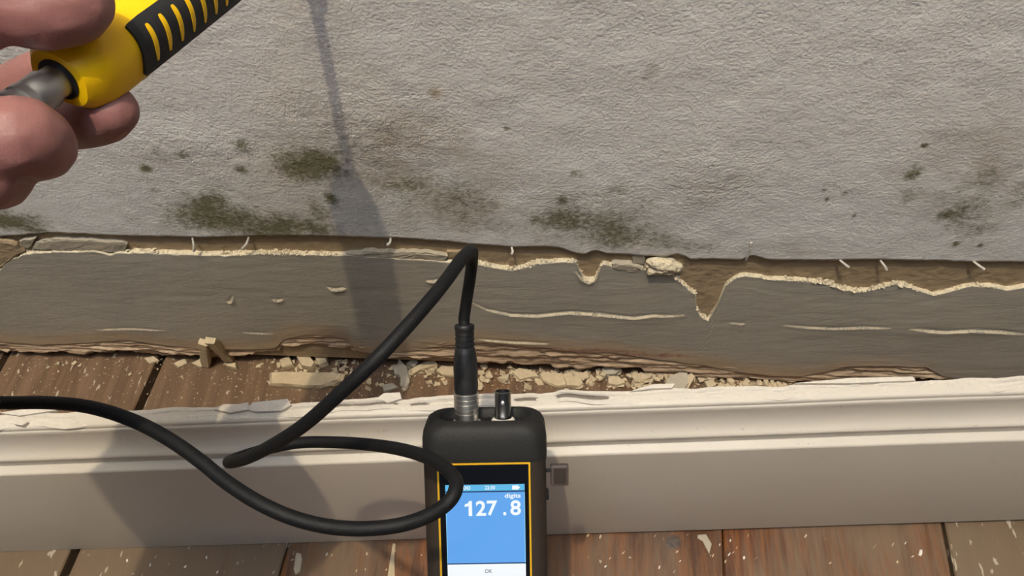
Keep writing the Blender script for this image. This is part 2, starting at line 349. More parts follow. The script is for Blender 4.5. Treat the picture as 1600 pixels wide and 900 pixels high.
def sheet(name, X, Z, Y, yb, mat, edgemat, parent, edge_tilt=.0003):
    n, m = X.shape; V = np.stack([X, Y, Z], -1).reshape(-1, 3); idx = np.arange(n*m).reshape(n, m)
    Fq = np.stack([idx[:-1, :-1], idx[:-1, 1:], idx[1:, 1:], idx[1:, :-1]], -1).reshape(-1, 4)
    jag = .0012*fbm(X[-1]*260, 0*X[-1], 4, 77, 3)
    T = np.stack([X[-1], np.full(m, yb), Z[-1]+edge_tilt+.6*jag], -1); T2 = np.stack([X[-1], .5*(Y[-1]+yb), Z[-1]+.0006+jag], -1)
    B = np.stack([X[0], np.full(m, yb), Z[0]+.0004], -1)
    a = len(V); V = np.vstack([V, T2, T, B]); tp = idx[-1]
    Fe = [(tp[i], tp[i+1], a+i+1, a+i) for i in range(m-1)]+[(a+i, a+i+1, a+m+i+1, a+m+i) for i in range(m-1)]+[(a+2*m+i, a+2*m+i+1, i+1, i) for i in range(m-1)]
    o = meshobj(name, V, np.vstack([Fq, Fe]), [mat, edgemat], parent, True, np.concatenate([np.zeros(len(Fq)), np.ones(len(Fe))]))
    return o, 3*m
X, Z = wallgrid(GT, GB, .0012, 150)
Y = .0009-.0012*fbm(X*7, Z*9, 0, 51, 2)-.0003*fbm(X*50, Z*120, 0, 52, 3)
chip = np.zeros_like(X); red = np.zeros_like(X)
LIPS = [([(735, 474), (760, 486), (800, 494), (840, 495), (890, 490), (940, 493), (990, 498), (1020, 494), (1050, 495), (1072, 493)], .0015, .016),
        ([(1222, 509), (1260, 513), (1300, 515), (1350, 513), (1395, 514)], .0010, .012),
        ([(1422, 515), (1450, 518), (1475, 520), (1520, 517), (1560, 519), (1604, 523)], .0015, .014),
        ([(512, 451), (522, 454), (540, 452)], .0022, .004), ([(424, 468), (432, 471), (442, 469)], .0016, .004), ([(355, 473), (361, 472), (364, 464)], .0016, .004), ([(665, 440), (678, 441), (695, 436)], .0016, .005),
        ([(898, 424), (908, 436), (920, 443), (932, 436), (938, 424)], .0016, .006), ([(745, 532), (800, 536), (860, 538)], .0012, .006), ([(150, 517), (210, 515), (260, 518)], .0007, .01), ([(380, 521), (430, 523)], .0007, .008), ([(1140, 506), (1165, 508)], .0008, .005)]
for pts, amp, dec in LIPS:
    e = edge(pts); zl = interp(e, X[0]); xa, xb = e[0][0], e[-1][0]; L = xb-xa
    tp = np.clip(np.minimum(X-xa, xb-X)/(L*.2), 0, 1)**.6
    dz = zl[None]-Z
    Y = Y-np.where(dz > 0, amp*tp*np.exp(-np.maximum(dz, 0)/dec), 0)+np.where((dz <= 0) & (dz > -.004), .25*amp*tp, 0)
    chip = np.maximum(chip, ((dz > -.0008) & (dz < (.0007+.0007*fbm(X*60, 0*X, 0, 67))*min(1, amp/.0015)))*(tp > .12))
for px, py, rx, ry, a in [(90, 454, 90, 8, .62), (160, 462, 30, 6, .35), (445, 460, 26, 9, .5), (560, 466, 40, 5, .35), (1010, 487, 60, 6, .35), (900, 500, 120, 6, .35), (1150, 505, 26, 5, .6), (1300, 506, 70, 7, .68), (1330, 517, 60, 4, .5), (860, 548, 220, 9, .95), (1010, 556, 110, 6, .95), (780, 545, 80, 10, .8), (1450, 510, 60, 4, .25)]:
    P = wallp(px, py); Qx = abs(wallp(px+rx, py)[0]-P[0]); Qz = abs(wallp(px, py-ry)[2]-P[2])
    red = np.maximum(red, a*np.exp(-((X-P[0])/Qx)**4-((Z-P[2]+.002*fbm(X*30, 0*X, 0, 66))/Qz)**2))
zb = Z[0][None]
tan = np.clip(1-(Z-zb)/.042, 0, 1)*(1.0-.55*np.clip((X-.2)/.15, 0, 1))
o, ex = sheet('grey_plaster_coat', X, Z, Y, .0046, M['grey'], M['cream'], wall)
for nm, a in (('tan', tan), ('red', red), ('chip', chip)): addattr(o, nm, np.concatenate([a.ravel(), np.zeros(ex)]))
tag(o, 'smooth grey plaster coat stained tan along its foot')
# --- crumbling layers at the foot of the wall
def lower(pts, d): return [(p[0], p[1]+d) for p in pts]
L2 = [(-60, 550), (0, 549), (60, 552), (130, 553), (200, 549), (300, 557), (380, 559), (420, 553), (440, 546), (500, 543), (540, 548), (556, 557), (620, 559), (700, 561), (760, 570), (800, 573), (850, 578), (900, 578), (960, 576), (1000, 580), (1030, 588), (1100, 591), (1150, 592), (1230, 602), (1290, 600), (1350, 596), (1460, 592), (1500, 606), (1600, 612), (1660, 614)]
def void(x): return sum(max(0, min(1, (x-a)/14, (b-x)/14)) for a, b in ((378, 424), (432, 572), (755, 870), (975, 1010), (1235, 1305), (55, 110)))
def holes(pts, d, v):
    xs_ = np.arange(-60, 1661, 6); return [(x, float(np.interp(x, [q[0] for q in pts], [q[1] for q in pts]))+d-v*void(x)) for x in xs_]
for i, (top, bot, yf, yb) in enumerate(((lower(GB, -9), holes(L2, 0, 3), .0026, .010), (lower(L2, -9), holes(L2, 4, 7), .0052, .016), (lower(L2, -9), holes(L2, 9, 13), .0085, .02))):
    X, Z = wallgrid(top, bot, .0016, 26, rag=(.0018, .0038))
    t = np.linspace(0, 1, 26)[:, None]
    Y = yf-.0026*fbm(X*26, Z*300, i, 60+i, 4)-.0016*fbm(X*110, Z*420, i, 70+i, 3)-.0022*(1-t)**2*(.5+fbm(X*22, 0*X, i, 80))
    o, ex = sheet('crumbling_layer', X, Z, Y, yb, M['layer_red'], M['scratch'], wall)
    redl = .6*np.exp(-((X-.06)/.16)**4)*(i == 0)+.25*(i == 0)*np.exp(-((X+.1)/.1)**2); addattr(o, 'red', np.concatenate([redl.ravel(), np.zeros(ex)]))

# --- flakes, lump and curls on the wall
def prism(name, poly, yf, yb, mat, parent, jit=.0004, seed=0):
    """a plaster flake: ragged outline on the wall, front at yf, back at yb"""
    rg = random.Random(seed); P = []
    for a, b in zip(poly, poly[1:]+poly[:1]):
        L = math.hypot(b[0]-a[0], b[1]-a[1]); k = max(1, int(L/7))
        for i in range(k):
            t = i/k; q = wallp(a[0]+(b[0]-a[0])*t+rg.uniform(-1.2, 1.2), a[1]+(b[1]-a[1])*t+rg.uniform(-1.2, 1.2)); P.append(q)
    n = len(P); c = sum(P)/n
    rings = [[(p[0], yb, p[2]) for p in P], [(p[0], yf+.0005+rg.uniform(-jit, jit), p[2]) for p in P], [(c[0]+(p[0]-c[0])*.86, yf+rg.uniform(-jit, jit), c[2]+(p[2]-c[2])*.86) for p in P]]
    V, Fc = loft(rings); return meshobj(name, V, Fc, mat, parent)
prism('plaster_flake', [(-20, 372), (18, 380), (38, 394), (22, 404), (0, 420), (-20, 424)], .0004, .0046, M['scratch'], wall, seed=1)
prism('plaster_flake', [(28, 378), (55, 374), (48, 386), (42, 392), (30, 386)], .0012, .0046, M['debris_grey'], wall, seed=2)
prism('plaster_flake', [(55, 381), (90, 376), (140, 378), (180, 379), (198, 386), (192, 397), (172, 397), (120, 393), (70, 393), (48, 393)], .0012, .0046, M['debris_grey'], wall, seed=3)
prism('plaster_flake', [(540, 400), (575, 395), (620, 396), (670, 397), (700, 403), (695, 409), (640, 407), (580, 404)], .0010, .0046, M['debris_grey'], wall, seed=4)
prism('plaster_flake', [(697, 397), (738, 396), (736, 410), (700, 408)], .0025, .0046, M['scratch'], wall, seed=5)
prism('plaster_flake', [(955, 413), (985, 413), (1005, 420), (1000, 428), (975, 424), (955, 420)], .0003, .0046, M['debris_grey'], wall, seed=6)
prism('plaster_flake', [(988, 402), (1009, 402), (1009, 418), (988, 416)], .0022, .0046, M['debris_grey'], wall, seed=7)
def lumpmesh(name, center, size, mat, parent=None, seed=0, sub=3, amp=.3):
    bm = bmesh.new(); bmesh.ops.create_icosphere(bm, subdivisions=sub, radius=1)
    for v in bm.verts:
        p = v.co; f = 1+amp*float(fbm(p.x*1.6+seed, p.y*1.6, p.z*1.6, seed, 3))
        v.co = Vector((p.x*size[0]*f, p.y*size[1]*f, p.z*size[2]*f))+Vector(center)
    return bmobj(name, bm, mat, parent)
lp = wallp(1034, 416)
o = lumpmesh('plaster_lump', (lp[0], .0005, lp[2]), (.0118, .0058, .0088), M['cream'], wall, 5, 4, .6); tag(o, 'pale lump of plaster clinging under the paint edge')
o = lumpmesh('plaster_lump', (wallp(1055, 421)[0], .002, wallp(1055, 421)[2]), (.005, .004, .005), M['cream'], wall, 8, 3, .4)
for a, b in (((300, 374), (304, 388)), ((388, 373), (380, 384)), ((799, 388), (800, 392)), ((1312, 408), (1325, 413)), ((1376, 409), (1384, 417)), ((1521, 410), (1536, 416)), ((1166, 408), (1174, 380)), ((610, 374), (606, 378))):
    p, q = wallp(*a), wallp(*b); out = .0035 if b[1] > a[1] else .0
    mid = (p+q)/2; P = smooth_path([(p[0], .0012, p[2]), (mid[0]+.0008, .0004-out*.6, mid[2]), (q[0], .001-out, q[2])], 6)
    V, Fc = tube(P, np.linspace(.0007, .0011, len(P)), 7); meshobj('paint_curl', V, Fc, M['ridge'], wall)

# ================================================================== SETTING: floor boards
flo = meshobj('floor', [(-2, -2.2, -.05), (2, -2.2, -.05), (2, .06, -.05), (-2, .06, -.05), (-2, -2.2, -.032), (2, -2.2, -.032), (2, .06, -.032), (-2, .06, -.032)],
     [(0, 3, 2, 1), (4, 5, 6, 7), (0, 1, 5, 4), (1, 2, 6, 5), (2, 3, 7, 6), (3, 0, 4, 7)], M['dark'])
tag(flo, 'bare wooden floorboards with paint splashes', None, None, 'structure')
J = lambda px, py: floorp(px, py)[:2]
a1, b1 = J(250, 562), J(98, 900); a0 = J(5, 560); a5, b5 = J(1474, 817), J(1490, 900)
dirL = (b1-a1)/abs((b1-a1)[1]); dirR = (b5-a5)/abs((b5-a5)[1])
def seam(x0, d): return lambda y: x0+d*(.0-y)
dl, dr = dirL[0], dirR[0]
s1 = seam(a1[0]+dl*a1[1], dl); s0 = seam(a0[0]+dl*a0[1], dl); s5 = seam(a5[0]+dr*a5[1], dr)
x1, x5 = s1(0), s5(0)
seams = [(seam(s0(0)-.71, dl), .002), (seam(s0(0)-.53, dl), .002), (seam(s0(0)-.35, dl), .002), (seam(s0(0)-.17, dl), .002), (s0, .0035), (s1, .0042)]
for f_, g in ((.25, .0005), (.5, .0004), (.75, .0004)): seams.append((seam(x1+(x5-x1)*f_, dl+(dr-dl)*f_), g))
seams += [(s5, .0012), (seam(x5+.17, dr), .002), (seam(x5+.35, dr), .002), (seam(x5+.53, dr), .002), (seam(x5+.71, dr), .002)]
order = [0, 1, 1, 0, 0, 1, 3, 4, 2, 5, 0, 1, 0]
for i in range(len(seams)-1):
    (fa, ga), (fb, gb) = seams[i], seams[i+1]; ys = np.linspace(-1.6, .055, 60); rings = []
    zt = [0, -.0003, 0, 0, -.0004, 0, -.0002, .0, -.0003, .0006, 0, 0, -.0003][i]
    for y in ys:
        xa, xb = fa(y)+ga, fb(y)-gb; e = .0012; wob = .0005*float(fbm(y*14, i*3.3, 0, 90)); wob2 = .0006*float(fbm(y*16, i*3.3+9, 0, 91))
        xa += wob; xb += wob2
        rings.append([(xa, y, -.03), (xb, y, -.03), (xb, y, zt-e), (xb-e, y, zt), (xa+e, y, zt), (xa, y, zt-e)])
    V, Fc = loft(rings); o = meshobj('floorboard', V, Fc, WOOD[order[i]], flo)
# splashes of paint, a knot plug
def splash(name, poly, mat, h=.0006):
    P = [floorp(*p) for p in poly]; n = len(P); c = sum(P)/n
    V, Fc = loft([[(p[0], p[1], -.001) for p in P], [(p[0], p[1], h*.6) for p in P], [(c[0]+(p[0]-c[0])*.8, c[1]+(p[1]-c[1])*.8, h) for p in P]])
    return meshobj(name, V, Fc, mat, flo)
splash('paint_splash', [(463, 864), (470, 865), (472, 875), (469, 893), (462, 898), (459, 890), (461, 875)], M['debris_grey'])
splash('paint_splash', [(614, 849), (618, 850), (616, 870), (617, 900), (614, 925), (604, 925), (606, 898), (610, 872)], M['debris'])
splash('paint_splash', [(1437, 859), (1441, 859), (1441, 865), (1439, 869), (1435, 867)], M['white'])
splash('knot', [(1052+12*math.cos(t), 847+11*math.sin(t)) for t in np.linspace(0, 6.0, 14)], plain('dark_knot', srgb(74, 60, 52), .6, (200, .001)), .0003)
splash('paint_splash', [(1090, 836), (1103, 835), (1106, 840), (1112, 850), (1108, 866), (1104, 858), (1098, 846), (1090, 841)], M['debris_grey'])
for i in range(70):
    px, py = random.choice([(random.uniform(120, 660), random.uniform(848, 900)), (random.uniform(895, 1460), random.uniform(835, 900)), (random.uniform(895, 1200), random.uniform(835, 900)), (random.uniform(0, 700), random.uniform(572, 640))])
    a, b = random.uniform(1.0, 2.6), random.uniform(1.2, 3.4); ph = random.uniform(0, 3)
    splash('paint_fleck', [(px+a*math.cos(t+ph)*random.uniform(.7, 1.2), py+b*math.sin(t)*random.uniform(.7, 1.2)) for t in np.linspace(0, 5.4, 7)], M['debris'] if random.random() < .6 else M['white'], .0005)

cl = meshobj('ceiling', [(-2.2, -3.4, 2.6), (2.2, -3.4, 2.6), (2.2, .12, 2.6), (-2.2, .12, 2.6), (-2.2, -3.4, 2.65), (2.2, -3.4, 2.65), (2.2, .12, 2.65), (-2.2, .12, 2.65)],
     [(3, 2, 1, 0), (4, 5, 6, 7), (0, 1, 5, 4), (1, 2, 6, 5), (2, 3, 7, 6), (3, 0, 4, 7)], M['ceil']); tag(cl, 'plain white ceiling', None, None, 'structure')

# ================================================================== detached skirting board
SL, SR = floorp(0, 862, .0005), floorp(1600, 812, .0085)
su = (SR-SL)/np.linalg.norm(SR-SL); sn = np.cross([0, 0, 1], su); sn /= np.linalg.norm(sn); sz = np.cross(su, sn)
SLEN = np.linalg.norm(SR-SL)
sk = empty('skirting_board', frame(su, sn, sz, SL), 'long moulded white skirting board pulled away from the wall', 'skirting board')
prof = [(0, .0), (0, .1762), (.0004, .1773), (.0014, .1779), (.0056, .1782), (.0064, .1786), (.0068, .1836), (.0066, .1850), (.0062, .1858), (.0060, .1866), (.0062, .1876), (.0068, .1884), (.0080, .1892), (.0097, .1905), (.0112, .1924), (.0128, .1952), (.0140, .1985),
        (.0150, .2025), (.0156, .2062), (.0158, .2090), (.0164, .2097), (.0170, .2100), (.0172, .2118), (.0177, .2128), (.0187, .2133), (.0205, .2135), (.0240, .2135), (.0268, .2133), (.0275, .2125), (.0277, .0)]
ss = np.concatenate([np.linspace(-.45, -.02, 16), np.linspace(0, SLEN, 160), np.linspace(SLEN+.02, SLEN+.35, 10)])
rings = []
for s_ in ss:
    rings.append([(s_, d+.0004*float(fbm(s_*9, z*20, 0, 101, 2)), z+(.0006*float(fbm(s_*25, d*60, 0, 102, 2)) if z > .01 else 0)) for d, z in prof])
V, Fc = loft(rings)
mb = meshobj('moulded_board', V, Fc, M['skirt'], sk, True)
md = mb.modifiers.new('edge', 'EDGE_SPLIT'); md.split_angle = math.radians(50)
# torn paint along its top back edge
ss = np.arange(-.44, SLEN+.34, .0018); rings = []; crack = []
tilt = .0135+.0*ss
def gate(s, a, b, f=.02): return np.clip((s-a)/f, 0, 1)*np.clip((b-s)/f, 0, 1)
for s_ in ss:
    q = s_/SLEN
    h = .0012+.0016*abs(float(fbm(s_*40, 0, 0, 111, 4)))+.0022*float(gate(q, .34, .62, .04))*(.6+.6*abs(float(fbm(s_*22, 3, 0, 112))))
    w_ = .0085+.0022*float(fbm(s_*35, 7, 0, 113, 4))+.0015*float(gate(q, -.5, .30, .05))
    bk = .0275+.0015*float(fbm(s_*60, 9, 0, 114, 3))+.001*float(gate(q, .35, .6, .05))
    fr = bk-w_; z0 = .2125
    h *= 1-.75*min(1, max(0, (float(fbm(s_*55, 21, 0, 115, 2))-.25)/.25))
    ck = float(gate(q, .0, .09, .01))+float(gate(q, .52, .60, .01))+.9*float(gate(q, .88, 1.2, .02))+.7*float(gate(q, .38, .47, .01))
    rings.append([(s_, fr, z0), (s_, fr+.0003, z0+h*.55), (s_, fr+w_*.30, z0+h*.8), (s_, fr+w_*.48, z0+h*.5), (s_, fr+w_*.60, z0+h*.55), (s_, fr+w_*.75, z0+h*1.15), (s_, bk, z0+h), (s_, bk+.0004, z0-.002)])
    crack += [0, 0, 0, ck, ck, 0, 0, 0]
V, Fc = loft(rings); o = meshobj('torn_paint_ridge', V, Fc, M['ridge'], sk); addattr(o, 'crack', crack)
# lifted paint flakes on the top edge
def sk_local(px, py, zl):
    n = sz; d = n@(SL+sz*zl); P = onplane(px, py, n, d)-SL; return (P@su, P@sn, zl)
for i, poly in enumerate([[(335, 640), (350, 632), (372, 632), (388, 630), (392, 640), (360, 646)], [(385, 640), (396, 630), (450, 624), (456, 634), (440, 643), (400, 644)], [(590, 622), (600, 616), (625, 614), (628, 624), (606, 630)], [(985, 612), (1005, 606), (1022, 601), (1055, 600), (1050, 607), (1020, 608)],
        [(0, 645), (40, 640), (90, 638), (88, 642), (30, 650)], [(1240, 600), (1330, 592), (1425, 590), (1430, 595), (1330, 600)], [(20, 655), (36, 656), (44, 660), (36, 666), (24, 664)]]):
    P = [sk_local(px, py, .2155) for px, py in poly]; n_ = len(P)
    tl = [.0004+.0012*random.random() for _ in P]
    V, Fc = loft([[(p[0], p[1], p[2]-.0022) for p in P], [(p[0], p[1], p[2]+t) for p, t in zip(P, tl)]]); meshobj('paint_flake', V, Fc, M['ridge'], sk)

# ================================================================== moisture meter
MS = .0624/198.0                                       # metres per pixel at the meter
TL = math.radians(8.0); RL = math.radians(1.0)
mz0 = -FW; my = math.cos(TL)*UP+math.sin(TL)*mz0; mz = math.cos(TL)*mz0-math.sin(TL)*UP
mx = math.cos(RL)*RT+math.sin(RL)*my; my = np.cross(mz, mx)
MO = at(756, 690, F*MS)
mt = empty('moisture_meter', frame(mx, my, mz, MO), 'black rubber handheld moisture meter with lit blue screen', 'meter')
def rrect(hw, hd, r, zc, y, n=12):
    out = []
    for cx, cz, a0 in ((hw-r, hd-r, 0), (-hw+r, hd-r, 90), (-hw+r, -hd+r, 180), (hw-r, -hd+r, 270)):
        for i in range(n):
            a = math.radians(a0+90*i/(n-1)); out.append((cx+r*math.cos(a), y, zc+cz+r*math.sin(a)))
    return out
# local: x right, y towards the top end, z towards the camera; front face at z=0
HW, TH = .0312, .034
secs = [(-.172, HW*.93, TH*.42, .010), (-.170, HW*.97, TH*.47, .010), (-.150, HW*.985, TH*.5, .008), (-.06, HW*.985, TH*.5, .007), (-.0125, HW*.985, TH*.5, .007), (-.0108, HW*.995, TH*.512, .0075), (-.008, HW, TH*.52, .008),
        (.000, HW, TH*.52, .009), (.0035, HW*.985, TH*.505, .0095), (.0065, HW*.94, TH*.475, .0100), (.0083, HW*.87, TH*.425, .0100), (.0090, HW*.79, TH*.36, .0095), (.0088, HW*.755, TH*.33, .0092), (.0080, HW*.735, TH*.31, .0090), (.0032, HW*.72, TH*.30, .009)]
rings = [rrect(hw, hd, min(r, hd*.98), -TH*.5, y) for y, hw, hd, r in secs]
V, Fc = loft(rings); Fc = [tuple(reversed(f)) for f in Fc]
nf = len(Fc); midx = []
for f in Fc:
    yy = sum(V[i][1] for i in f)/len(f); midx.append(1 if yy < -.0115 else 0)
o = meshobj('rubber_boot', V, Fc, [M['rubber'], M['rubber2']], mt, True, midx)
def mbox(name, x0, x1, y0, y1, z0, z1, mat, parent, bev=0):
    bm = bmesh.new(); bmesh.ops.create_cube(bm, size=1)
    for v in bm.verts: v.co = Vector(((x0+x1)/2+v.co.x*(x1-x0), (y0+y1)/2+v.co.y*(y1-y0), (z0+z1)/2+v.co.z*(z1-z0)))
    if bev: bmesh.ops.bevel(bm, geom=bm.edges[:], offset=bev, segments=3, affect='EDGES', profile=.5)
    return bmobj(name, bm, mat, parent)
PX = lambda px: (px-756)*MS
YK = MS/math.cos(math.radians(19))
PY = lambda py: -(py-690)*MS*1.035                     # foreshortened by the tilt
fl, fr_, ft, fb_ = PX(681.5), PX(828), PY(723), -.135
t_ = .0009
vv = [(fl, ft), (fr_, ft), (fr_, fb_), (fl, fb_)]; vi = [(fl+t_, ft-t_), (fr_-t_, ft-t_), (fr_-t_, fb_+t_), (fl+t_, fb_+t_)]
V, Fc = [], []
for z in (.0, .0007): V += [(x, y, z) for x, y in vv]+[(x, y, z) for x, y in vi]
for i in range(4):
    j = (i+1) % 4; Fc += [(8+i, 8+j, 12+j, 12+i), (i, j, 8+j, 8+i), (4+j, 4+i, 12+i, 12+j)]
meshobj('yellow_bezel', V, [tuple(reversed(f)) for f in Fc], M['dyellow'], mt)
gl = mbox('screen_glass', fl+t_, fr_-t_, fb_+t_, ft-t_, -.0005, .0003, M['black_glass'], mt)
Lx0, Lx1 = PX(693.5), PX(818.5)
lcd = mbox('display', Lx0, Lx1, PY(884), PY(769.5), .0002, .00045, M['lcd'], mt); tag(lcd, 'lit blue display showing 127.8 digits')
mbox('status_bar', Lx0, Lx1, PY(767.5), PY(757.5), .0002, .00045, M['lcd_bar'], lcd)
mbox('rule_line', Lx0, Lx1, PY(769.5), PY(767.5), .0002, .00044, M['lcd_dark'], lcd)
mbox('rule_line', Lx0, Lx1, PY(885.5), PY(883.6), .0002, .00046, M['lcd_dark'], lcd)
mbox('button_bar', Lx0, Lx1, PY(915), PY(885.5), .0002, .00045, M['lcd_white'], lcd)
for x in (Lx0, Lx1-.0003): mbox('screen_rim', x, x+.0003, PY(884), PY(769.5), .0003, .0005, M['lcd_rim'], lcd)
mbox('battery_icon', PX(799), PX(809), PY(766), PY(759.5), .0004, .00052, M['lcd_white'], lcd); mbox('battery_tip', PX(809), PX(811), PY(764), PY(761.5), .0004, .00052, M['lcd_white'], lcd)
def text(name, s, x0, x1, y0, y1, mat, parent, bold=0.0, z=.0005):
    cu = bpy.data.curves.new(name, 'FONT'); cu.body = s; cu.size = 1; cu.offset = bold; cu.extrude = .004
    to = bpy.data.objects.new(name, cu); COL.objects.link(to); bpy.context.view_layer.update()
    me = bpy.data.meshes.new_from_object(to.evaluated_get(bpy.context.evaluated_depsgraph_get())); bpy.data.objects.remove(to)
    n_ = len(me.vertices); co = np.empty(n_*3); me.vertices.foreach_get('co', co); co = co.reshape(-1, 3)
    mn, mx_ = co.min(0), co.max(0)
    co[:, 0] = x0+(co[:, 0]-mn[0])/(mx_[0]-mn[0])*(x1-x0); co[:, 1] = y0+(co[:, 1]-mn[1])/(mx_[1]-mn[1])*(y1-y0); co[:, 2] = z+(co[:, 2]-mn[2])/(mx_[2]-mn[2])*.00008
    me.vertices.foreach_set('co', co.ravel()); me.materials.clear(); me.materials.append(mat); me.update()
    o = bpy.data.objects.new(name, me); COL.objects.link(o); o.parent = parent; return o
for ch, xa, xb in (('1', 723, 735), ('2', 741, 757), ('7', 758.5, 775), ('.', 784, 789), ('8', 795.5, 812)):
    if ch == '1':
        q = [(729.5, 807), (735, 807), (735, 783), (730.5, 783), (729, 786.5), (723.5, 788.5), (723.5, 792.5), (729.5, 791)]
        V, Fc = loft([[(PX(x), PY(y), z) for x, y in q] for z in (.00048, .00058)]); meshobj('digit', V, [tuple(reversed(f)) for f in Fc], M['lcd_white'], lcd); continue
    ya, yb = (807, 783) if ch != '.' else (807, 801.5)
    text('digit', ch, PX(xa), PX(xb), PY(ya), PY(yb), M['lcd_white'], lcd, .022)
text('unit_text', 'digits', PX(787), PX(812), PY(781), PY(772), M['lcd_white'], lcd, .018)
text('button_text', 'OK', PX(753), PX(764.5), PY(900), PY(894), M['lcd_dark'], lcd, .0)
text('clock_text', '22:30', PX(756), PX(772), PY(765), PY(759.5), M['lcd_white'], lcd, .01)
text('mode_text', 'SDI  00', PX(699), PX(733), PY(765), PY(759.5), M['lcd_white'], lcd, .01)
# top end: sockets
zc = -TH*.5
def ml(name, prof, x, z, mat, parent, n=28, smooth=True):
    V, Fc = lathe(prof, n, org=(x, 0, z)); o = meshobj(name, V, Fc, mat, parent, smooth)
    if smooth:
        md = o.modifiers.new('edge', 'EDGE_SPLIT'); md.split_angle = math.radians(40)
    return o
mbox('end_plate', -.022, .022, .0028, .0042, zc-.0095, zc+.0095, M['plug'], mt, .0006)
bx = PX(786)
ml('washer', [(.0062, .0040), (.0062, .0052), (.0056, .0062), (.0046, .0068), (.0044, .0068)], bx, zc, M['white'], mt)
ml('washer', [(.0068, .0040), (.0068, .0047)], bx, zc, M['dchrome'], mt, 6)
bn = ml('coaxial_socket', [(.0044, .0066), (.0044, .0084), (.0042, .0088), (.0042, .0196), (.00435, .0199), (.00435, .0206), (.0036, .0208), (.0035, .0120), (.0012, .0118), (.0010, .0170), (.0004, .0172)], bx, zc, M['dchrome'], mt)
tag(bn, 'open nickel coaxial socket beside the plug')
for sgn in (-1, 1): mbox('bayonet_pin', bx-.0009, bx+.0009, .0145, .0163, zc+sgn*.0042-.0010, zc+sgn*.0042+.0010, M['chrome'], mt, .0004)
px_ = PX(727)
ml('socket_nut', [(.0072, .0040), (.0072, .0058), (.0066, .0062)], px_, zc, M['chrome'], mt, 6, False)
# side: port flap on its strap, button
mbox('side_button', HW*.975, HW*.985+.0016, PY(800), PY(789), -.020, -.012, M['rubber'], mt, .0006)
fp = mbox('port_flap', PX(861), PX(890), PY(773), PY(739.5), -.0125, -.0085, plain('flap_rubber', srgb(72, 62, 58), .45, (400, .0002)), mt, .0009); tag(fp, 'small square rubber port cover hanging open at the side')
mbox('flap_panel', PX(866), PX(886), PY(769), PY(744), -.0087, -.0082, M['rubber2'], fp, .0002)
mbox('flap_strap', HW*.97, PX(864), PY(752), PY(747), -.0115, -.0100, M['rubber'], fp, .0003)

# ================================================================== cable with plug
CR = .0029
def ml2w(p): return MO+mx*p[0]+my*p[1]+mz*p[2]
plug_end = ml2w((px_, .0555, zc))
cb = empty('sensor_cable', frame((1, 0, 0), (0, 1, 0), (0, 0, 1), (0, 0, 0)), 'black rubber cable looping from the meter plug to the probe', 'cable')
DEP = F*MS
def P3(px, py, d): return at(px, py, d)
dplug = (plug_end-CAM)@FW
PA = at(92, 124, .262); PB = at(316, -38, .318)         # probe axis: rear end and a point further along the handle
ax = (PB-PA)/np.linalg.norm(PB-PA)
conn_end = PA-ax*.030
pts = [conn_end+ax*.006, conn_end-ax*.012, P3(-110, 262, .304), P3(-165, 400, .304), P3(-165, 520, .318), P3(-120, 596, .335), P3(-60, 622, .343), P3(0, 629, .345), P3(70, 629, .343), P3(140, 636, .338), P3(205, 656, .332), P3(262, 685, .325), P3(315, 722, .318), P3(352, 752, .313), P3(405, 786, .308), P3(460, 810, .306), P3(515, 823, .306), P3(575, 826, .308), P3(635, 818, .309),
       P3(680, 800, .308), P3(706, 778, .308), P3(713, 755, .313), P3(700, 735, .322), P3(670, 716, .338), P3(630, 703, .355), P3(580, 695, .372), P3(520, 691, .386), P3(465, 692, .392), P3(415, 702, .392), P3(376, 714, .388), P3(359, 721, .378), P3(362, 722, .366), P3(385, 716, .354), P3(425, 696, .338), P3(475, 664, .322), P3(535, 611, .308), P3(590, 559, .305), P3(645, 500, .312), P3(690, 447, .325), P3(722, 404, .345), P3(735, 392, .362), P3(738, 400, .378), P3(735, 430, .390), P3(729, 470, .400), P3(725, 500, dplug), plug_end, ml2w((px_, .048, zc))]
path = smooth_path(pts, 10)
V, Fc = tube(path, CR, 16); meshobj('sheath', V, Fc, M['cable'], cb, True)
pl = empty('plug', None); pl.parent = cb; pl.matrix_world = frame(mx, my, mz, MO)
def mlp(name, prof, mat, n=30, parent=pl): return ml(name, prof, px_, zc, mat, parent, n)
pr = [(.0046, .0200), (.0058, .0205), (.0061, .0225), (.0062, .0255), (.0060, .0275), (.0061, .0285), (.0062, .0330), (.0060, .0370), (.0055, .0405), (.0050, .0435)]
for k_ in range(3): y = .0440+k_*.0026; pr += [(.0045, y), (.0045, y+.0008), (.0050-.0001*k_, y+.0010), (.0050-.0001*k_, y+.0022)]
pr += [(.0047, .0525), (.0050, .0530), (.0050, .0550), (.0046, .0556), (.0030, .0557)]
mlp('strain_relief', pr, M['plug'])
cp = [(.0045, .0046)]
cp += [(.0060, .0052), (.0060, .0098), (.0056, .0100), (.0056, .0106), (.0061, .0108), (.0061, .0122), (.0058, .0124), (.0058, .0128)]
for y in (.0130, .0155, .0180): cp += [(.0064, y), (.0064, y+.0018), (.0060, y+.0020), (.0060, y+.0024)]
cp += [(.0050, .0206)]
mlp('plug_collar', cp, M['chrome'])

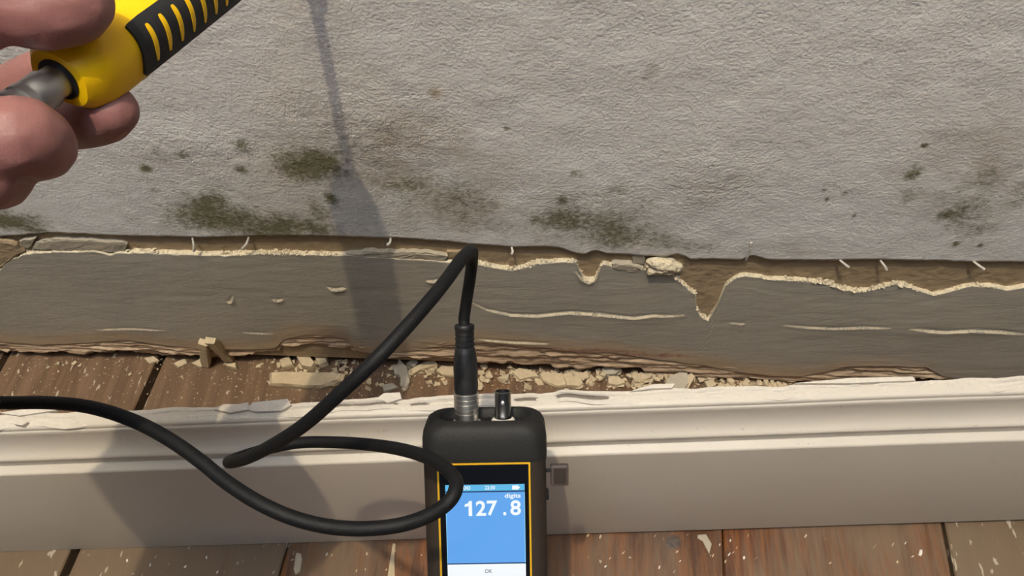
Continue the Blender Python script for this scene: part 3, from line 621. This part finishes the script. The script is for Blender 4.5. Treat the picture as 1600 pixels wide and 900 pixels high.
# ================================================================== probe held at the wall
az = -FW-ax*((-FW)@ax); az /= np.linalg.norm(az)        # towards the viewer side
axx = np.cross(ax, az)                                   # local x so that (x, ax, az) is right-handed: image lower-right side
prb = empty('moisture_probe', frame(axx, ax, az, PA), 'yellow handled probe with black ribbed grip held against the wall', 'probe')
HL = .100
def hring(y, a, b, e=2.6, n=48):
    out = []
    for i in range(n):
        t = 2*math.pi*i/n; c, s = math.cos(t), math.sin(t)
        out.append((a*math.copysign(abs(c)**(2/e), c), y, b*math.copysign(abs(s)**(2/e), s)))
    return out
RA, RB = .0150, .0138
hs = [(.0, .0085), (.0002, .0100), (.0035, .0128), (.0085, .0148), (.012, .0150), (.080, .0150), (.090, .0143), (.096, .0125), (HL, .0085), (HL+.004, .0045)]
V, Fc = loft([hring(y, r*RA/.015, r*RB/.015) for y, r in hs]); Fc = [tuple(reversed(f)) for f in Fc]
hd = meshobj('handle', V, Fc, M['yellow'], prb, True); md = hd.modifiers.new('edge', 'EDGE_SPLIT'); md.split_angle = math.radians(35)
def hpt(t, y, off):
    c, s = math.cos(t), math.sin(t); e = 2.6
    return ((RA+off)*math.copysign(abs(c)**(2/e), c), y, (RB+off)*math.copysign(abs(s)**(2/e), s))
def patch(name, t0, t1, y0, y1, off, mat, parent, nt=24, ny=10, rc=.25):
    V, Fc = [], []
    for layer, of in ((0, -.0004), (1, off)):
        for j in range(ny+1):
            for i in range(nt+1):
                u, v = i/nt*2-1, j/ny*2-1
                # rounded corners
                ex_ = max(0, abs(u)-(1-rc))/rc; ey_ = max(0, abs(v)-(1-rc))/rc
                if ex_ > 0 and ey_ > 0:
                    L = math.hypot(ex_, ey_)
                    if L > 1: u = math.copysign(1-rc+rc*ex_/L, u); v = math.copysign(1-rc+rc*ey_/L, v)
                V.append(hpt(t0+(t1-t0)*(u+1)/2, y0+(y1-y0)*(v+1)/2, of))
    N = (nt+1)*(ny+1); I = lambda l, j, i: l*N+j*(nt+1)+i
    for j in range(ny):
        for i in range(nt): Fc.append((I(1, j, i), I(1, j, i+1), I(1, j+1, i+1), I(1, j+1, i)))
    for i in range(nt): Fc += [(I(0, 0, i), I(0, 0, i+1), I(1, 0, i+1), I(1, 0, i)), (I(0, ny, i+1), I(0, ny, i), I(1, ny, i), I(1, ny, i+1))]
    for j in range(ny): Fc += [(I(0, j+1, 0), I(0, j, 0), I(1, j, 0), I(1, j+1, 0)), (I(0, j, nt), I(0, j+1, nt), I(1, j+1, nt), I(1, j, nt))]
    return meshobj(name, V, [tuple(reversed(f)) for f in Fc], mat, parent, False)
G0, G1 = math.radians(-15), math.radians(62)
for side, (g0, g1) in enumerate(((G0, G1), (math.pi-G1, math.pi-G0))):
    gp = patch('grip', g0, g1, .0225, .090, .0011, M['grip'], prb, rc=.12)
    for k_ in range(8):
        y = .0285+k_*.0074; patch('grip_rib', g0+(g1-g0)*.16, g0+(g1-g0)*.80, y, y+.0020, .0014, M['yellow'], gp, 12, 4, .6)
def pl_(name, prof, mat, n=30):
    V, Fc = lathe(prof, n); o = meshobj(name, V, Fc, mat, prb, True); md = o.modifiers.new('edge', 'EDGE_SPLIT'); md.split_angle = math.radians(40); return o
pl_('recess_shade_ring', [(.0066, -.0006), (.0072, -.0004), (.0072, .0006), (.0060, .0008)], M['plug'])  # black ring stands in for the shadowed recess round the connector
cp = [(.0040, -.030), (.0060, -.0295)]
for y in (-.0285, -.0245, -.0205, -.0165): cp += [(.0066, y), (.0066, y+.0022), (.0059, y+.0026), (.0059, y+.0036)]
cp += [(.0063, -.012), (.0063, -.006), (.0055, -.0055), (.0055, .001)]
cn = pl_('metal_connector', cp, plain('brushed_nickel', (.36, .36, .37, 1), .38, metal=1, var=.1)); 
pl_('cable_boot', [(.0032, -.052), (.0042, -.050), (.0050, -.036), (.0054, -.029), (.0045, -.028)], M['plug'])
tipl = ((0-(PA+ax*HL)[1])/ax[1]); RODL = HL+tipl-.004
pl_('steel_rod', [(.0031, HL+.002), (.0031, RODL-.008)], M['chrome'], 20)
pl_('measuring_head', [(.0032, RODL-.012), (.0060, RODL-.010), (.0085, RODL-.005), (.0088, RODL-.0035), (.0070, RODL-.0008), (.0030, RODL)], M['chrome'], 24)

# ================================================================== the hand
def bones(chains, vox=.0011, sm=10):
    bm = bmesh.new()
    for ch in chains:
        P = smooth_path([tuple(p)+(r,) for p, r in ch], 8) if len(ch) > 2 else np.array([tuple(p)+(r,) for p, r in ch])
        acc = []; 
        for a, b in zip(P[:-1], P[1:]):
            k_ = max(1, int(np.linalg.norm(b[:3]-a[:3])/(.3*min(a[3], b[3]))))
            for i in range(k_): acc.append(a+(b-a)*i/k_)
        acc.append(P[-1])
        for q in acc: bmesh.ops.create_icosphere(bm, subdivisions=2, radius=q[3], matrix=Matrix.Translation(Vector(q[:3])))
    me = bpy.data.meshes.new('tmp'); bm.to_mesh(me); bm.free()
    o = bpy.data.objects.new('tmp', me); COL.objects.link(o)
    r = o.modifiers.new('r', 'REMESH'); r.mode = 'VOXEL'; r.voxel_size = vox
    s_ = o.modifiers.new('s', 'SMOOTH'); s_.factor = .5; s_.iterations = sm
    bpy.context.view_layer.update()
    m2 = bpy.data.meshes.new_from_object(o.evaluated_get(bpy.context.evaluated_depsgraph_get())); bpy.data.objects.remove(o); return m2
def B(px, py, d, rpx): return (at(px, py, d), rpx*d/F)
chains = [
    # thumb over the top of the handle
    [B(-430, 400, .240, 85), B(-250, 190, .235, 84), B(-110, 45, .238, 76), B(0, 3, .241, 68), B(70, 10, .245, 70), B(112, 8, .248, 60), B(126, 4, .250, 52)],
    # index, mostly behind the handle
    [B(-360, 330, .240, 60), B(-170, 240, .258, 54), B(-20, 165, .290, 46), B(100, 108, .316, 43), B(195, 93, .308, 40), B(212, 86, .300, 34)],
    # middle finger, tip showing right of the handle
    [B(-285, 370, .236, 60), B(-140, 270, .262, 54), B(0, 182, .292, 48), B(105, 190, .294, 46), B(160, 182, .285, 45), B(175, 172, .280, 42)],
    # ring finger curled in front of the connector
    [B(-210, 405, .232, 60), B(-125, 310, .238, 60), B(-50, 245, .242, 62), B(25, 213, .245, 66), B(56, 224, .254, 60), B(50, 232, .270, 52), B(0, 235, .280, 46)],
    # little finger
    [B(-100, 440, .225, 56), B(-90, 365, .233, 54), B(-62, 305, .242, 55), B(-22, 270, .247, 58), B(-6, 276, .256, 54), B(-20, 282, .270, 46), B(-60, 296, .276, 42)],
]
kn = [c[0][0] for c in chains[1:]]
pc = np.array([-.252, -.258, .490]); wr = np.array([-.290, -.335, .478]); fa = np.array([-.345, -.52, .430])
for q, e in zip(kn, (-.024, -.008, .008, .026)): chains.append([(q, .0135), ((q+pc)/2+np.array([e*.7, 0, .002]), .0155), (pc+np.array([e*.9, -.012, 0]), .0170), (wr+np.array([e*.55, 0, 0]), .0165)])
chains.append([(chains[0][0][0], .0175), (np.array([-.290, -.262, .488]), .0190), (wr+np.array([-.006, 0, 0]), .0170)])
chains.append([(kn[3], .0140), (np.array([-.204, -.256, .492]), .0185), (wr+np.array([.02, .02, 0]), .0180)])
chains.append([(wr+np.array([.012, 0, 0]), .0170), (wr, .019), (fa, .026)]); chains.append([(wr+np.array([-.012, 0, 0]), .0165), (fa+np.array([-.006, 0, 0]), .026)])
hm = bones(chains, .0012, 9); hm.name = 'person'; hm.materials.clear(); hm.materials.append(M['skin']); hm.polygons.foreach_set('use_smooth', np.ones(len(hm.polygons), bool))
hand = bpy.data.objects.new('person', hm); COL.objects.link(hand); tag(hand, 'bare left hand gripping the yellow probe, thumb on top', 'person')
sd = (fa-wr)/np.linalg.norm(fa-wr)
P = np.array([wr+sd*(.075+.03*i) for i in range(10)]); V, Fc = tube(P, [.033, .034, .036, .037, .038, .039, .040, .041, .042, .043], 24)
meshobj('sleeve', V, Fc, M['sleeve'], hand, True)
# ================================================================== plaster rubble on the floor
DEB = []
def chunk(poly, h, mat, label=None, group=None, z0=0.0, tilt=(0, 0), seed=0, name='plaster_fragment', cat='plaster'):
    """a broken slab: outline traced on its top, real thickness h, resting at z0"""
    rg = random.Random(seed); P = []
    for a, b in zip(poly, poly[1:]+poly[:1]):
        L = math.hypot(b[0]-a[0], b[1]-a[1]); k_ = max(1, min(3, int(L/9)))
        for i in range(k_):
            t = i/k_; P.append(floorp(a[0]+(b[0]-a[0])*t+(rg.uniform(-.9, .9) if i else 0), a[1]+(b[1]-a[1])*t+(rg.uniform(-.9, .9) if i else 0), z0+h))
    n_ = len(P); c = sum(P)/n_; W = max(np.ptp([p[0] for p in P]), np.ptp([p[1] for p in P]))
    tz = lambda p: tilt[0]*(p[0]-c[0])+tilt[1]*(p[1]-c[1])
    lo = [(p[0]-c[0]+rg.uniform(-.0006, .0006), p[1]-c[1]+rg.uniform(-.0006, .0006), tz(p)*.5) for p in P]
    mi = [(1.03*(p[0]-c[0])+rg.uniform(-.0004, .0004), 1.03*(p[1]-c[1])+rg.uniform(-.0004, .0004), h*.6+tz(p)) for p in P]
    hi = [(.93*(p[0]-c[0]), .93*(p[1]-c[1]), h+tz(p)+rg.uniform(-.0004, .0004)) for p in P]
    mn = min(v[2] for v in lo); off = -mn
    V, Fc = loft([[(v[0], v[1], v[2]+off) for v in r] for r in (lo, mi, hi)])
    o = meshobj(name, V, Fc, mat); o.location = (c[0], c[1], z0); tag(o, label, cat, group); return o
cr, gy = M['debris'], M['debris_grey']
R_ = 'larger plaster fragments behind the skirting'
chunk([(421, 581), (450, 580), (500, 581), (536, 583), (533, 592), (515, 599), (500, 603), (460, 601), (420, 599)], .009, cr, 'longest flat bar of cream plaster lying behind the skirting', R_, seed=1)
chunk([(462, 556), (478, 551), (492, 566), (486, 573), (470, 570)], .012, cr, 'upright cream plaster chunk behind the long flat bar', R_, tilt=(0, .25), seed=2)
chunk([(488, 551), (510, 551), (511, 566), (498, 570)], .010, cr, 'squarish plaster chunk beside the dark hole in the wall foot', R_, tilt=(.1, .2), seed=3)
chunk([(436, 562), (452, 556), (458, 570), (440, 574)], .007, cr, 'small pointed chunk left of the upright cream chunk', R_, tilt=(.1, .1), seed=4)
def stick(a, b, w, t, label, seed):
    """a plaster stick leaning on the wall foot: a = upper end on the wall, b = foot on the floor"""
    A = wallp(*a, -.006); Bq = floorp(*b, .003); d = A-Bq; L = np.linalg.norm(d); d /= L; sx = np.cross(d, [0, -1, 0.4]); sx /= np.linalg.norm(sx); nz = np.cross(sx, d)
    rg = random.Random(seed); rings = []
    for i in range(7):
        q = d*L*i/6; e = 1+.12*rg.uniform(-1, 1)
        rings.append([q+sx*w*.5*e*c1+nz*t*.5*c2 for c1, c2 in ((-1, -1), (1, -1), (1.02, .6), (.8, 1), (-.8, 1), (-1.02, .6))])
    V, Fc = loft(rings); o = meshobj('plaster_stick', V, Fc, cr); o.location = Bq; tag(o, label, 'plaster', 'plaster sticks leaning on the wall foot'); return o
stick((318, 535), (322, 569), .0085, .006, 'left of two plaster sticks leaning together at the wall', 1)
stick((328, 532), (358, 562), .0090, .006, 'right slanting one of two plaster sticks leaning together', 2)
chunk([(298, 567), (312, 560), (320, 569), (312, 573)], .004, cr, 'flat wedge of plaster at the foot of the leaning sticks', R_, seed=5)
chunk([(350, 568), (368, 566), (369, 575), (355, 572)], .006, cr, 'small block right of the leaning sticks', R_, seed=6)
chunk([(270, 568), (288, 560), (292, 566), (278, 572)], .004, cr, 'thin plaster chip beside the open board joint', R_, seed=7)
chunk([(624, 563), (637, 576), (640, 590), (630, 598), (622, 584)], .004, gy, 'grey painted flake standing in the probe shadow', R_, tilt=(.2, .5), seed=8)
chunk([(626, 588), (638, 584), (641, 596), (634, 606), (625, 602)], .005, gy, 'rounded pale flake near the skirting top edge', R_, tilt=(.2, .3), seed=9)
chunk([(614, 574), (624, 568), (626, 584), (616, 584)], .004, gy, 'small grey flake left of the standing flake', R_, tilt=(-.1, .3), seed=10)
chunk([(596, 601), (614, 598), (622, 604), (600, 611)], .004, gy, 'flat grey flake lying by the skirting edge in shadow', R_, seed=11)
chunk([(634, 568), (648, 559), (654, 566), (646, 574)], .006, gy, 'grey chip behind the narrow plaster strip', R_, tilt=(0, .2), seed=12)
chunk([(641, 576), (664, 566), (680, 564), (684, 570), (662, 576), (644, 584)], .006, cr, 'narrow strip of cream plaster left of the meter plug', R_, tilt=(.05, .15), seed=13)
chunk([(681, 578), (690, 571), (712, 572), (713, 586), (690, 585)], .006, cr, 'pale block of plaster right behind the cable plug', R_, seed=14)
chunk([(799, 581), (810, 575), (838, 582), (842, 588), (828, 589), (812, 593)], .006, cr, 'kite-shaped plaster slab right of the meter plug', R_, tilt=(0, .12), seed=15)
chunk([(842, 584), (850, 581), (880, 584), (886, 601), (872, 603), (848, 594)], .007, cr, 'flat cream slab overlapping the toothed slab', R_, tilt=(.02, .1), seed=16)
chunk([(878, 585), (892, 584), (896, 590), (902, 580), (912, 598), (906, 603), (886, 602)], .006, cr, 'toothed cream slab next to the flat overlapping slab', R_, tilt=(0, .1), seed=17)
chunk([(940, 575), (956, 573), (972, 577), (962, 584), (942, 585)], .010, gy, 'grey-faced plaster slab tucked under the wall foot', R_, tilt=(0, .3), seed=18)
chunk([(950, 590), (966, 588), (978, 598), (966, 601), (950, 599)], .007, cr, 'tan plaster block below the grey-faced slab', R_, tilt=(0, .2), seed=19)
chunk([(1036, 602), (1046, 588), (1062, 584), (1074, 585), (1076, 600), (1070, 608), (1050, 606)], .016, gy, 'big grey-faced chunk propped at the skirting, rightmost large piece', R_, tilt=(.1, .3), seed=20)
chunk([(1072, 588), (1080, 584), (1086, 590), (1076, 606), (1070, 607)], .014, cr, 'broken edge piece against the right of the big grey chunk', R_, tilt=(.1, .2), seed=21)
chunk([(1100, 596), (1114, 592), (1120, 602), (1106, 606)], .010, cr, 'tan lump right of the big grey chunk', R_, tilt=(0, .1), seed=22)
chunk([(225, 559), (240, 556), (248, 562), (232, 567)], .003, cr, 'small pale chip left of the open board joint', R_, seed=23)
# small crumbs: all alike
cz = []
def crumbs(n_, x0, x1, f0, f1, smin, smax):
    for _ in range(n_):
        px = random.uniform(x0, x1); yb = np.interp(px, [0, 500, 900, 1250], [566, 568, 586, 602]); yt = np.interp(px, [0, 500, 760, 1250], [645, 622, 610, 606])
        py = yb+(yt-yb)*(f0+(f1-f0)*random.random()**1.5); cz.append((px, py, random.uniform(smin, smax)))
crumbs(70, 745, 1240, -.15, 1.0, .0022, .0050); crumbs(34, 420, 720, -.05, .7, .0018, .0042); crumbs(16, 30, 420, -.05, .35, .0015, .0030); crumbs(24, 930, 1200, -.25, .8, .003, .0065); crumbs(16, 570, 720, .0, .9, .002, .0045)
crumbs(66, 745, 1230, -.2, .85, .0025, .0058); crumbs(26, 415, 560, -.1, .35, .002, .0042); crumbs(18, 640, 740, -.1, .9, .002, .0044)
protos = []
for i in range(8):
    bm = bmesh.new(); rg = random.Random(i+40)
    for _ in range(11): bm.verts.new((rg.uniform(-1, 1), rg.uniform(-1, 1), rg.uniform(-.8, .8)))
    bmesh.ops.convex_hull(bm, input=bm.verts[:]); 
    for v in [v for v in bm.verts if not v.link_faces]: bm.verts.remove(v)
    mn = min(v.co.z for v in bm.verts)
    for v in bm.verts: v.co.z -= mn; v.co *= .0035
    me = bpy.data.meshes.new('plaster_crumb'); bm.to_mesh(me); bm.free(); protos.append(me)
for i, (px, py, s_) in enumerate(cz):
    me = protos[i % 8]; 
    if i < 8: me.materials.append(cr)
    o = bpy.data.objects.new('plaster_crumb', me); COL.objects.link(o); p = floorp(px, py, s_*.4); o.location = (p[0], min(p[1], .012), -.0003+(.004*random.random() if px > 930 and py < 598 else 0))
    o.rotation_euler = (0, 0, random.uniform(0, 6.3)); f_ = s_/.0035; o.scale = (f_, f_*random.uniform(.6, 1), f_*random.uniform(.5, 1))
    tag(o, 'small cream plaster crumb strewn between wall and skirting', 'crumb', 'plaster crumbs strewn behind the skirting')
# dust and grit too fine to count, and the crumbs along the broken ledge
def grit(name, spots, mat, parent=None):
    V, Fc = [], []
    for (x, y, z), s_ in spots:
        b = len(V); q = [Vector((random.uniform(-1, 1), random.uniform(-1, 1), random.uniform(-1, 1))).normalized() for _ in range(3)]
        for d in ((1, 0, 0), (-1, 0, 0), (0, 1, 0), (0, -1, 0), (0, 0, 1), (0, 0, -1)):
            f = s_*random.uniform(.5, 1.2); V.append((x+d[0]*f+random.uniform(-.3, .3)*s_, y+d[1]*f+random.uniform(-.3, .3)*s_, z+d[2]*f*.8+random.uniform(-.3, .3)*s_))
        Fc += [(b+i, b+j, b+4) for i, j in ((0, 2), (2, 1), (1, 3), (3, 0))]+[(b+j, b+i, b+5) for i, j in ((0, 2), (2, 1), (1, 3), (3, 0))]
    return tag(meshobj(name, V, Fc, mat, parent), None, None, None, 'stuff')
sp = []
for _ in range(1500):
    px = random.uniform(-40, 1240); yb = np.interp(px, [0, 500, 900, 1250], [560, 562, 582, 600]); yt = np.interp(px, [0, 500, 760, 1250], [650, 625, 612, 606])
    f_ = random.random()**(1.8 if px < 420 or px > 720 else 1.2)
    p = floorp(px, yb+(yt-yb)*f_); s_ = random.choice([.0004, .0005, .0007, .0009, .0014] if px > 420 else [.0003, .0004, .0005, .0006, .0010])
    sp.append(((p[0], min(p[1], .015), s_*.3), s_))
o = grit('plaster_dust', sp, cr); tag(o, 'fine pale plaster grit scattered on boards behind the skirting', 'plaster grit', None, 'stuff')
sp = []; ge = edge(GT)
for a, b, n_, sm in ((250, 330, 30, .0010), (345, 385, 34, .0012), (400, 455, 60, .0016), (455, 530, 40, .0012), (600, 735, 60, .0009), (735, 850, 120, .0016), (850, 960, 60, .0012), (960, 1020, 40, .0014), (1140, 1240, 40, .0009), (1245, 1275, 20, .0014), (1285, 1345, 90, .0016), (1345, 1470, 110, .0014), (1470, 1600, 60, .0010), (1050, 1140, 120, .0013), (20, 200, 60, .0010), (200, 250, 30, .0013)):
    for _ in range(n_):
        q = wallp(random.uniform(a, b), 400)[0]; zt = float(interp(ge, q)); s_ = sm*random.uniform(.5, 1.45)
        sp.append(((q, random.uniform(.0008, .0042), zt+s_*random.uniform(-.2, 1.1)), s_))
grit('ledge_crumbs', sp, M['cream'], wall)
